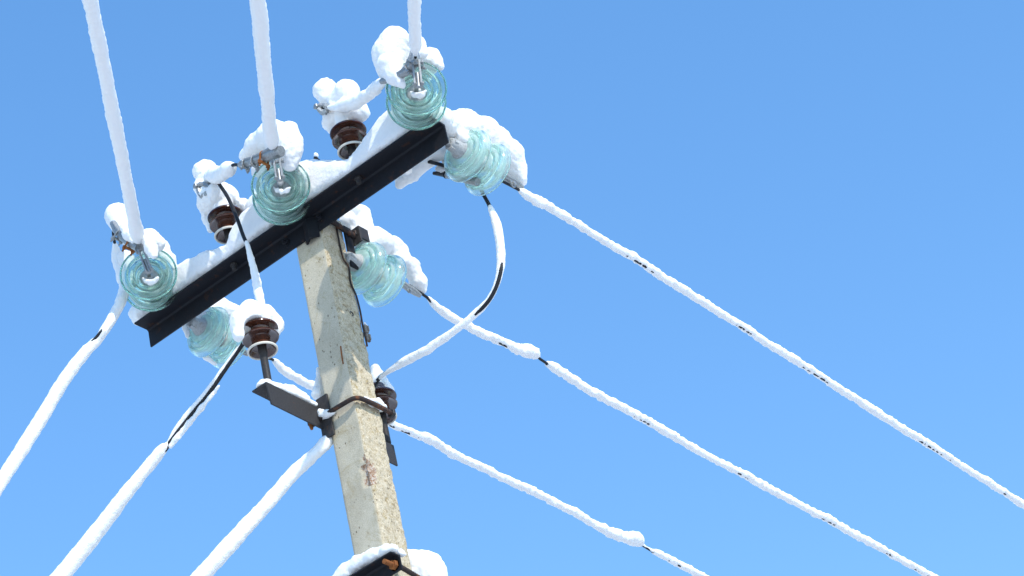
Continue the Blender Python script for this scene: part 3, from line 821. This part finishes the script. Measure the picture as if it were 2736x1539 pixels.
wire('line_wire', 'uppermost snowy wire running from the crossarm tip to the right edge', 'wire',
     c((1262, 455, 0), (1300, 474, 3), (1318, 483, 11), (1348, 500, 15), (1372, 513, 12), (1430, 548, 10.5), (1500, 592, 11), (1600, 653, 11), (1700, 717, 10.5), (1800, 780, 11), (1900, 843, 10), (2000, 906, 10.5), (2100, 970, 10), (2200, 1033, 10.5), (2300, 1097, 10), (2400, 1159, 9.5), (2500, 1222, 9.5), (2600, 1284, 9.5)),
     .0068, pj(PR[0]), G2, ext=22, drop=.0006, rough=.95, th_=1.0, seed=1, offs=.42)
wire('line_wire', 'snowy wire running from the pole top to the lower right', 'wire',
     c((1030, 718, 0), (1066, 742, 1), (1080, 752, 7), (1105, 778, 12), (1150, 806, 12), (1200, 832, 12), (1250, 856, 12), (1300, 878, 13), (1330, 884, 17), (1352, 894, 12), (1358, 902, 2), (1378, 915, 4), (1385, 919, 11), (1500, 990, 11), (1600, 1045, 11), (1700, 1101, 11), (1800, 1156, 10), (1900, 1209, 11), (2000, 1263, 10), (2100, 1317, 10.5), (2200, 1371, 10), (2300, 1427, 9.5), (2400, 1482, 9.5)),
     .0068, pj(PM[0]), G2, ext=22, drop=.0006, rough=.95, th_=1.0, seed=23, offs=.42)
wire('line_wire', 'lowest of the three wires to the right, emerging from behind the pole', 'wire',
     c((600, 880, 0), (645, 893, 0), (683, 903, 2), (692, 908, 9), (720, 935, 12), (760, 958, 11), (800, 978, 12), (900, 1028, 11), (985, 1068, 10), (1050, 1095, 11), (1090, 1110, 14), (1130, 1135, 11.5), (1200, 1170, 11), (1300, 1216, 11), (1400, 1263, 11), (1500, 1320, 11.5), (1570, 1352, 14), (1606, 1360, 18), (1618, 1372, 4), (1640, 1385, 5), (1655, 1392, 9), (1765, 1449, 9.5), (1900, 1521, 9.5), (2000, 1573, 9)),
     .0068, pj(PLF[0]), G2, ext=22, drop=.0006, rough=.95, th_=1.0, seed=41, offs=.42)
def near_span(st, top, label, radii, seed):
    A = onY(*st, YN - .13); best = None
    for q in np.linspace(.25, 3.5, 260):
        B = onY(*top, A[1] - q); d = B - A; sl = d[2] / np.linalg.norm(d[:2])
        if best is None or abs(sl + .05) < best[0]: best = (abs(sl + .05), B)
    B = best[1]
    wire('line_wire', label, 'wire', [(0, 0, r_, t_) for t_, r_ in radii], .0065, lambda x, y, t_: A + (B - A) * t_, G3, ext=6, seed=seed, rough=.42, offs=.25, th_=1.0)
near_span((371, 650), (241, 0), 'leftmost thick snow covered wire rising out of the top edge', [(0, 0), (.015, 13), (.05, 19), (.12, 17), (.3, 18), (.5, 19), (.75, 20), (1, 20), (1.15, 21)], 61)
near_span((729, 405), (688, 0), 'middle thick snow covered wire rising out of the top edge', [(0, 0), (.03, 10), (.09, 20), (.2, 19), (.4, 20), (.7, 21), (1, 22), (1.15, 22)], 71)
near_span((1110, 160), (1108, 0), 'shortest of the snow covered wires at the top edge, above the highest glass string', [(0, 0), (.12, 8), (.24, 17), (.5, 17), (.75, 16.5), (1, 17), (1.2, 17)], 81)
# jumpers
def pd(x, y, Y): return onY(x, y, Y)
wire('jumper_cable', 'thick snowy jumper looping down behind the leftmost glass string', 'cable',
     [(372, 655, 0, YN - .13), (345, 638, 18, YN - .10), (324, 604, 34, YN - .07), (312, 580, 39, YN - .03), (306, 600, 18, YN + .0), (303, 625, 0, YN + .02), (315, 690, 20, YN + .06), (335, 752, 19, YN + .04), (325, 800, 18, YN), (300, 850, 17, YN - .05), (279, 884, 15, YN - .09), (264, 902, 14, YN - .10), (250, 919, 17, YN - .11), (215, 958, 19, YN - .15), (150, 1052, 21, YN - .22), (80, 1165, 22, YN - .30), (0, 1292, 23, YN - .4), (-120, 1480, 24, YN - .55)],
     .0065, pd, G4, ext=2.5, strands=7, seed=91, rough=.38, th_=.84, ol=[.28]*9 + [.3, .6, .95, .7, .4, .3, .28, .28, .28])
leadB, _ = wire('jumper_cable', 'jumper to the lower left, its upper half bare, black and twisted', 'cable',
     [(690, 880, 0, -.30), (660, 905, 0, -.30), (640, 932, 7, -.30), (600, 990, 8, -.32), (560, 1048, 9, -.34), (510, 1110, 10, -.37), (470, 1160, 9, -.39), (452, 1185, 6, -.40), (443, 1200, 16, -.41), (400, 1250, 20, -.44), (330, 1340, 23, -.5), (260, 1428, 25, -.55), (180, 1530, 27, -.62), (90, 1650, 28, -.72)],
     .0085, pd, G4, ext=2.5, strands=7, seed=101, rough=.35, comp=False, th_=.86, ol=[.9, .9, 1.15, 1.15, 1.05, .85, .6, .5, .4, .3, .3, .3, .3, .3])
part('snow_strip', snow_mesh(chY(-.33, (586, 1030, 3), (566, 1056, 6)) + chain([CY(566, 1056, 6, -.34), CY(540, 1088, 7, -.355), CY(506, 1130, 7.5, -.37), CY(474, 1168, 7, -.39), CY(455, 1192, 6, -.40)]), vox=.004, amp=.002, k=.01), leadB)
wire('jumper_cable', 'thick snowy jumper dropping left from behind the pole below the bracket', 'cable',
     [(1010, 1020, 0, .25), (960, 1090, 10, .15), (905, 1150, 20, .0), (872, 1185, 21, -.08), (850, 1207, 19, -.12), (825, 1230, 20, -.16), (775, 1275, 21, -.22), (700, 1362, 23, -.3), (620, 1452, 25, -.4), (540, 1536, 27, -.48), (430, 1655, 28, -.6)],
     .0065, pd, G4, ext=2.5, strands=7, seed=111, rough=.38, offs=.25, th_=.86)
wire('jumper_cable', 'short snowy jumper between the middle glass string and a brown insulator', 'cable',
     [(640, 441, 0, YN - .13), (622, 440, 4, YN - .12), (612, 447, 20, YN - .10), (590, 462, 21, YN - .05), (570, 470, 22, YI - .06), (552, 478, 14, YI - .03)],
     .0075, pd, None, seed=121, rough=.7, offs=.25)
wire('jumper_cable', 'jumper crossing in front of the crossarm, black above and snowy below', 'cable',
     [(560, 478, 10, YI - .05), (577, 480, 6, YI - .08), (588, 495, 0, YI - .10), (610, 530, 0, YI - .12), (632, 580, 0, YI - .13), (650, 630, 0, YI - .135), (660, 652, 6, YI - .14), (668, 680, 8, YI - .145), (682, 735, 11.5, YI - .16), (692, 785, 12.5, YI - .18), (700, 822, 11, YI - .2), (703, 842, 5, YI - .21)],
     .0085, pd, None, seed=131, rough=.5, offs=.10)
wire('jumper_cable', 'snow crusted jumper rising to the highest glass string', 'cable',
     [(850, 283, 0, YI - .05), (872, 288, 3, YI - .06), (890, 287, 10, YI - .06), (915, 285, 17, YI - .07), (950, 275, 18, YI - .09), (975, 258, 18, YI - .11), (1000, 237, 17, YI - .14), (1020, 222, 12, YN - .10), (1038, 214, 5, YN - .12)],
     .0085, pd, None, seed=141, rough=.7, offs=.05)
wire('jumper_cable', 'long curved snowy jumper hanging free against the sky right of the pole', 'cable',
     [(1276, 490, 0, .36), (1285, 508, 0, .33), (1303, 540, 1, .30), (1310, 552, 7, .30), (1325, 590, 14, .30), (1335, 640, 14.5, .30), (1338, 690, 14.5, .30), (1332, 730, 12, .295), (1319, 770, 10, .29), (1299, 805, 10, .285), (1266, 840, 12, .28), (1235, 868, 12, .27), (1190, 902, 13, .265), (1150, 930, 14, .26), (1110, 953, 15, .255), (1075, 972, 14, .25), (1045, 990, 9, .24), (1022, 1005, 6, .24), (1008, 1018, 4, .24)],
     .0085, pd, None, seed=151, rough=.5, th_=.86, ol=[.2, .2, .3, .3, .2, .1, -.2, -.75, -1.05, -.95, -.4, .1, .2, .8, .5, .5, .6, .6, .3])
wire('cable_tail', 'short black cable tail just below the right end of the crossarm', 'cable',
     [(1225, 452, 0, .24), (1200, 446, 0, .19), (1170, 438, 0, .16), (1146, 432, 0, .155)],
     .0085, pd, None, seed=161, rough=.5, offs=.3)
tl = thing('snow_slab', 'ragged slab of snow hanging below the right half of the crossarm', 'snow', onY(1110, 460, .17))
part('slab', snow_mesh(chY(.17, (1180, 405, 20), (1160, 410, 22), (1130, 430, 24), (1095, 462, 23), (1072, 482, 15), (1066, 496, 9)), clips=[(onY(1166, 442, .17), tuple(Uv * -.97 + Rv * -.1))] if False else (), vox=.005, amp=.006), tl)
tp = thing('tap_clamp', 'small grey tubular clamp with a black cap below the crossarm tip', 'clamp', onY(1210, 475, .2))
A = [onY(1222, 472, .2), onY(1290, 489, .2)]
mb = MB(); d = A[1] - A[0]; d /= np.linalg.norm(d); ln = np.linalg.norm(onY(1277, 486, .2) - onY(1195, 466, .2))
mb.lathe([(.0, 0), (.017, 0), (.0185, .004), (.0185, ln - .004), (.017, ln), (0, ln)], 24, 0, False, onY(1195, 466, .2), d)
part('sleeve', mb.mesh('sleeve', ['galvanised'], 35), tp)
mb = MB(); l2 = np.linalg.norm(onY(1195, 466, .2) - onY(1159, 466, .2))
mb.lathe([(0, 0), (.019, 0), (.019, .006), (.014, .012), (.008, l2), (0, l2)], 20, 0, False, onY(1194, 466, .2), onY(1160, 463, .2) - onY(1194, 466, .2))
part('end_cap', mb.mesh('end_cap', ['black_cable'], 35), tp)
part('snow_cap', snow_mesh(chY(.2, (1172, 452, 9), (1190, 455, 9), (1215, 460, 8)), vox=.004, amp=.002), tp)

# ------------------------------------------------------------------ top rear bracket
rb = thing('rear_bracket', 'dark bracket with a thick rod at the rear corner of the pole top', 'bracket', Z(.09, .08, -.1))
mb = MB(); mb.box(.084, .094, .070, .118, H - .235, H - .01); part('vertical_plate', mb.mesh('plate', ['black_paint'], 30), rb)
a0, a1 = onX(885, 592, .10), onX(948, 632, .10)
mb = MB(); mb.tube(catmull([a0 + V(-.05, -.01, .01), a0, (a0 + a1) / 2, a1], .01), .0125, 14); part('tie_rod', mb.mesh('tie_rod', ['rusty_steel'], 40), rb)
mb = MB(); p = onX(949, 628, .10); mb.box(p[0] - .035, p[0] + .03, p[1] - .004, p[1] + .006, p[2] - .05, p[2] + .035); mb.box(p[0] + .022, p[0] + .03, p[1] + .006, p[1] + .06, p[2] - .03, p[2] + .035); mb.hexa(p + V(0, -.004, 0), (0, -1, 0), .02, .014)
part('end_plate', mb.mesh('end_plate', ['dark_steel'], 30), rb)
part('snow_cap', snow_mesh(chX(.03, (935, 560, 24), (962, 575, 24), (968, 605, 26), (950, 630, 18)) + chX(.03, (930, 590, 24), (955, 615, 26)), vox=.0055, clips=[((0, .12, 0), (0, -1, 0))]), rb)

# ------------------------------------------------------------------ ground wire and clips
gw = [onX(x, y, WX / 2 + .006) for x, y in ((896, 585), (905, 640), (917, 690), (932, 715), (937, 755), (951, 788), (962, 830), (969, 870), (977, 905), (981, 925))]
t = thing('ground_wire', 'thin brown wire wandering down the right edge of the pole from the crossarm', 'wire', gw[0])
Q = catmull(gw, .008); mb = MB(); mb.tube(Q, .0042, 8); part('wire', mb.mesh('gwire', ['rusty_steel'], 50), t)
for (x, y) in ((977, 880), (982, 903)):
    P = onX(x, y, WX / 2 + .008); mb = MB(); mb.box(P[0] - .004, P[0] + .008, P[1] - .010, P[1] + .010, P[2] - .020, P[2] + .020); mb.box(P[0] - .002, P[0] + .014, P[1] + .002, P[1] + .008, P[2] - .014, P[2] + .014)
    part('clip', mb.mesh('clip', ['clip_metal'], 30), t)
part('snow', snow_mesh(chX(WX / 2 + .01, (975, 864, 3.5), (981, 873, 4)), vox=.003, amp=.001), t)

# ------------------------------------------------------------------ side bracket with the two pin insulators
bk = thing('insulator_bracket', 'dark angle iron bracket reaching left from the pole with snow along its top', 'bracket', Z(-.1, 0, BZ - .05))
YE0, YE1 = P3[1] - .05, P4[1] + .0
xb = -.100
mb = MB()
sec = [(xb, BZ), (xb - .082, BZ), (xb - .082, BZ - .007), (xb - .007, BZ - .007), (xb - .007, BZ - .105), (xb, BZ - .105)]
vs = np.zeros((2, 6, 3))
for i, ye in enumerate((0, 1)):
    for j, (x, z) in enumerate(sec):
        y = YE0 if i == 0 else YE1
        if i == 0 and z < BZ - .05: y += .012
        vs[i, j] = (x, y, z + H - (.032 if i else 0))
mb.grid(vs); part('angle_beam', mb.mesh('bracket_beam', ['dark_steel'], 25), bk)
mb = MB(); mb.box(-.112, -.050, YB - .014, YB - .004, H - 1.10, H - .895); part('back_plate', mb.mesh('back_plate', ['dark_steel'], 30), bk)
p = onX(832, 1141, -.14); mb = MB(); mb.tube([p + V(0, 0, .04), p, p + V(0, 0, -.012)], [.009, .009, .006], 10); part('bolt_end', mb.mesh('bolt_end', ['orange_rust'], 40), bk, True, 'rusty orange bolt end')
caps = chain([(Z(-.14, y, BZ + z), r_) for y, z, r_ in ((YE0 + .012, .0, .022), (P3[1] - .01, .012, .028), (P3[1] + .06, .012, .032), (P3[1] + .13, .02, .042), (P3[1] + .20, .015, .040), (P3[1] + .26, .0, .03), (-.11, .0, .028), (-.02, .01, .03), (.06, .02, .035))])
caps += chX(-.15, (851, 985, 5), (853, 1020, 10), (850, 1052, 17)) + chain([(Z(-.12, P4[1] + y, BZ - .028), .026) for y in (-.03, .0)])
part('snow_cover', snow_mesh(caps, clips=[(Z(0, 0, BZ + .002), (0, 0, -1)), ((xb + .004, 0, 0), (1, 0, 0))], vox=.005, k=.02, amp=.004), bk)
uc = thing('pole_clamp', 'thick rusty rod bent round the pole at the bracket, snow on its right side', 'clamp', Z(0, YB - .02, -.99))
zc = -1.0
yf = YB - .026
pth = [(-.155, yf, zc), (-.10, yf, zc), (.0, yf + .002, zc), (.066, yf + .006, zc), (.090, yf + .014, zc), (.103, yf + .036, zc), (.106, -.02, zc), (.106, .08, zc - .002), (.104, .125, zc - .004)]
Q = catmull([Z(*p) for p in pth], .006); mb = MB(); mb.tube(Q, .0105, 14); part('rod', mb.mesh('clamp_rod', ['rusty_steel'], 45), uc)
mb = MB(); mb.hexa(Z(.104, .118, zc - .004), (0, 1, 0), .02, .016); part('nut', mb.mesh('clamp_nut', ['dark_steel'], 30), uc)
mb = MB(); mb.hexa(Z(-.142, yf, zc), (-1, 0, 0), .019, .014); part('nut', mb.mesh('clamp_nut', ['dark_steel'], 30), uc)
caps = chX(.10, (955, 1076, 7), (975, 1072, 10), (1000, 1080, 14), (1022, 1092, 12), (1028, 1104, 6)) + chX(.09, (1012, 1070, 9), (1018, 1080, 9))
part('snow_cover', snow_mesh(caps, clips=[(Z(0, 0, zc + .004), (0, 0, -1))], vox=.0045, k=.015, amp=.003), uc)
cl = thing('snow_clump', 'small clump of snow caught between the bracket, back plate and clamp rod', 'snow', onY(880, 1100, YB - .02))
part('clump', snow_mesh(chY(YB - .02, (856, 1100, 7), (864, 1108, 9), (878, 1104, 7), (892, 1101, 4)), vox=.004, amp=.003, clips=[((0, YB - .004, 0), (0, 1, 0))]), cl)
# ------------------------------------------------------------------ lower crossarm at the bottom edge
Pe = onY(1069, 1483, YB)
la = thing('lower_crossarm', 'black crossarm with a rusty bolt at the bottom edge of the photo', 'crossarm', Pe)
zl = Pe[2]
part('angle_beam', angle_iron(Pe[0] - 1.2, Pe[0], YB, zl, .058, .065, .006).mesh('lower_beam', ['black_paint'], 30), la)
q = onY(1055, 1511, YB - .006); mb = MB()
mb.tube([q, q + V(-.0, -.065, .0)], [.0105, .0105], 14); mb.hexa(q, (0, -1, 0), .021, .017); mb.lathe([(.024, -.003), (.024, .0), (.008, .0)], 20, 0, False, q, (0, -1, 0))
part('rusty_bolt', mb.mesh('rusty_bolt', ['orange_rust'], 35), la, True, 'rusty orange threaded bolt')
rb0 = thing('threaded_rod', 'rusty threaded rod running back from the end of the lower crossarm', 'rod', onX(1080, 1522, Pe[0] - .02))
q0, q1 = onX(1066, 1512, Pe[0] - .02), onX(1150, 1562, Pe[0] - .02)
mb = MB(); mb.tube(catmull([q0, q1], .004), .0105, 12, 0, True, lambda i, th: 1 + .06 * np.cos(i[:, None] * 2.2 + th[None])); part('rod', mb.mesh('t_rod', ['rusty_steel'], 50), rb0)
q = onX(1120, 1552, Pe[0] - .02); mb = MB(); mb.box(q[0] - 1.2, q[0] - .05, q[1], q[1] + .007, q[2] - .06, q[2] + .02); mb.box(q[0] - 1.2, q[0] - .05, q[1] + .007, q[1] + .06, q[2] + .013, q[2] + .02)
la2 = thing('lower_crossarm', 'crossarm behind the pole at the bottom edge, buried under a round snow heap', 'crossarm', q)
part('angle_beam', mb.mesh('rear_beam', ['black_paint'], 30), la2)
caps = chY(YB - .028, (900, 1560, 24), (925, 1530, 22), (955, 1507, 20), (1000, 1486, 19), (1035, 1470, 15), (1052, 1464, 11))
caps += chY(YB + .02, (1068, 1475, 9), (1080, 1490, 12))
part('snow_cover', snow_mesh(caps, clips=[((0, 0, zl + .002), (0, 0, -1)), ((0, YB - .062, 0), (0, -1, 0))], vox=.0055, amp=.004, k=.02), la)
Yr = max(q[1] + .03, .19)
caps = chY(.115, (1066, 1482, 13), (1085, 1490, 22)) + chY(Yr, (1075, 1500, 24), (1105, 1515, 45), (1135, 1530, 55), (1142, 1560, 50)) + chY(Yr, (1060, 1540, 40), (1100, 1570, 40))
part('snow_cover', snow_mesh(caps, vox=.0065, amp=.005, k=.03), la2)
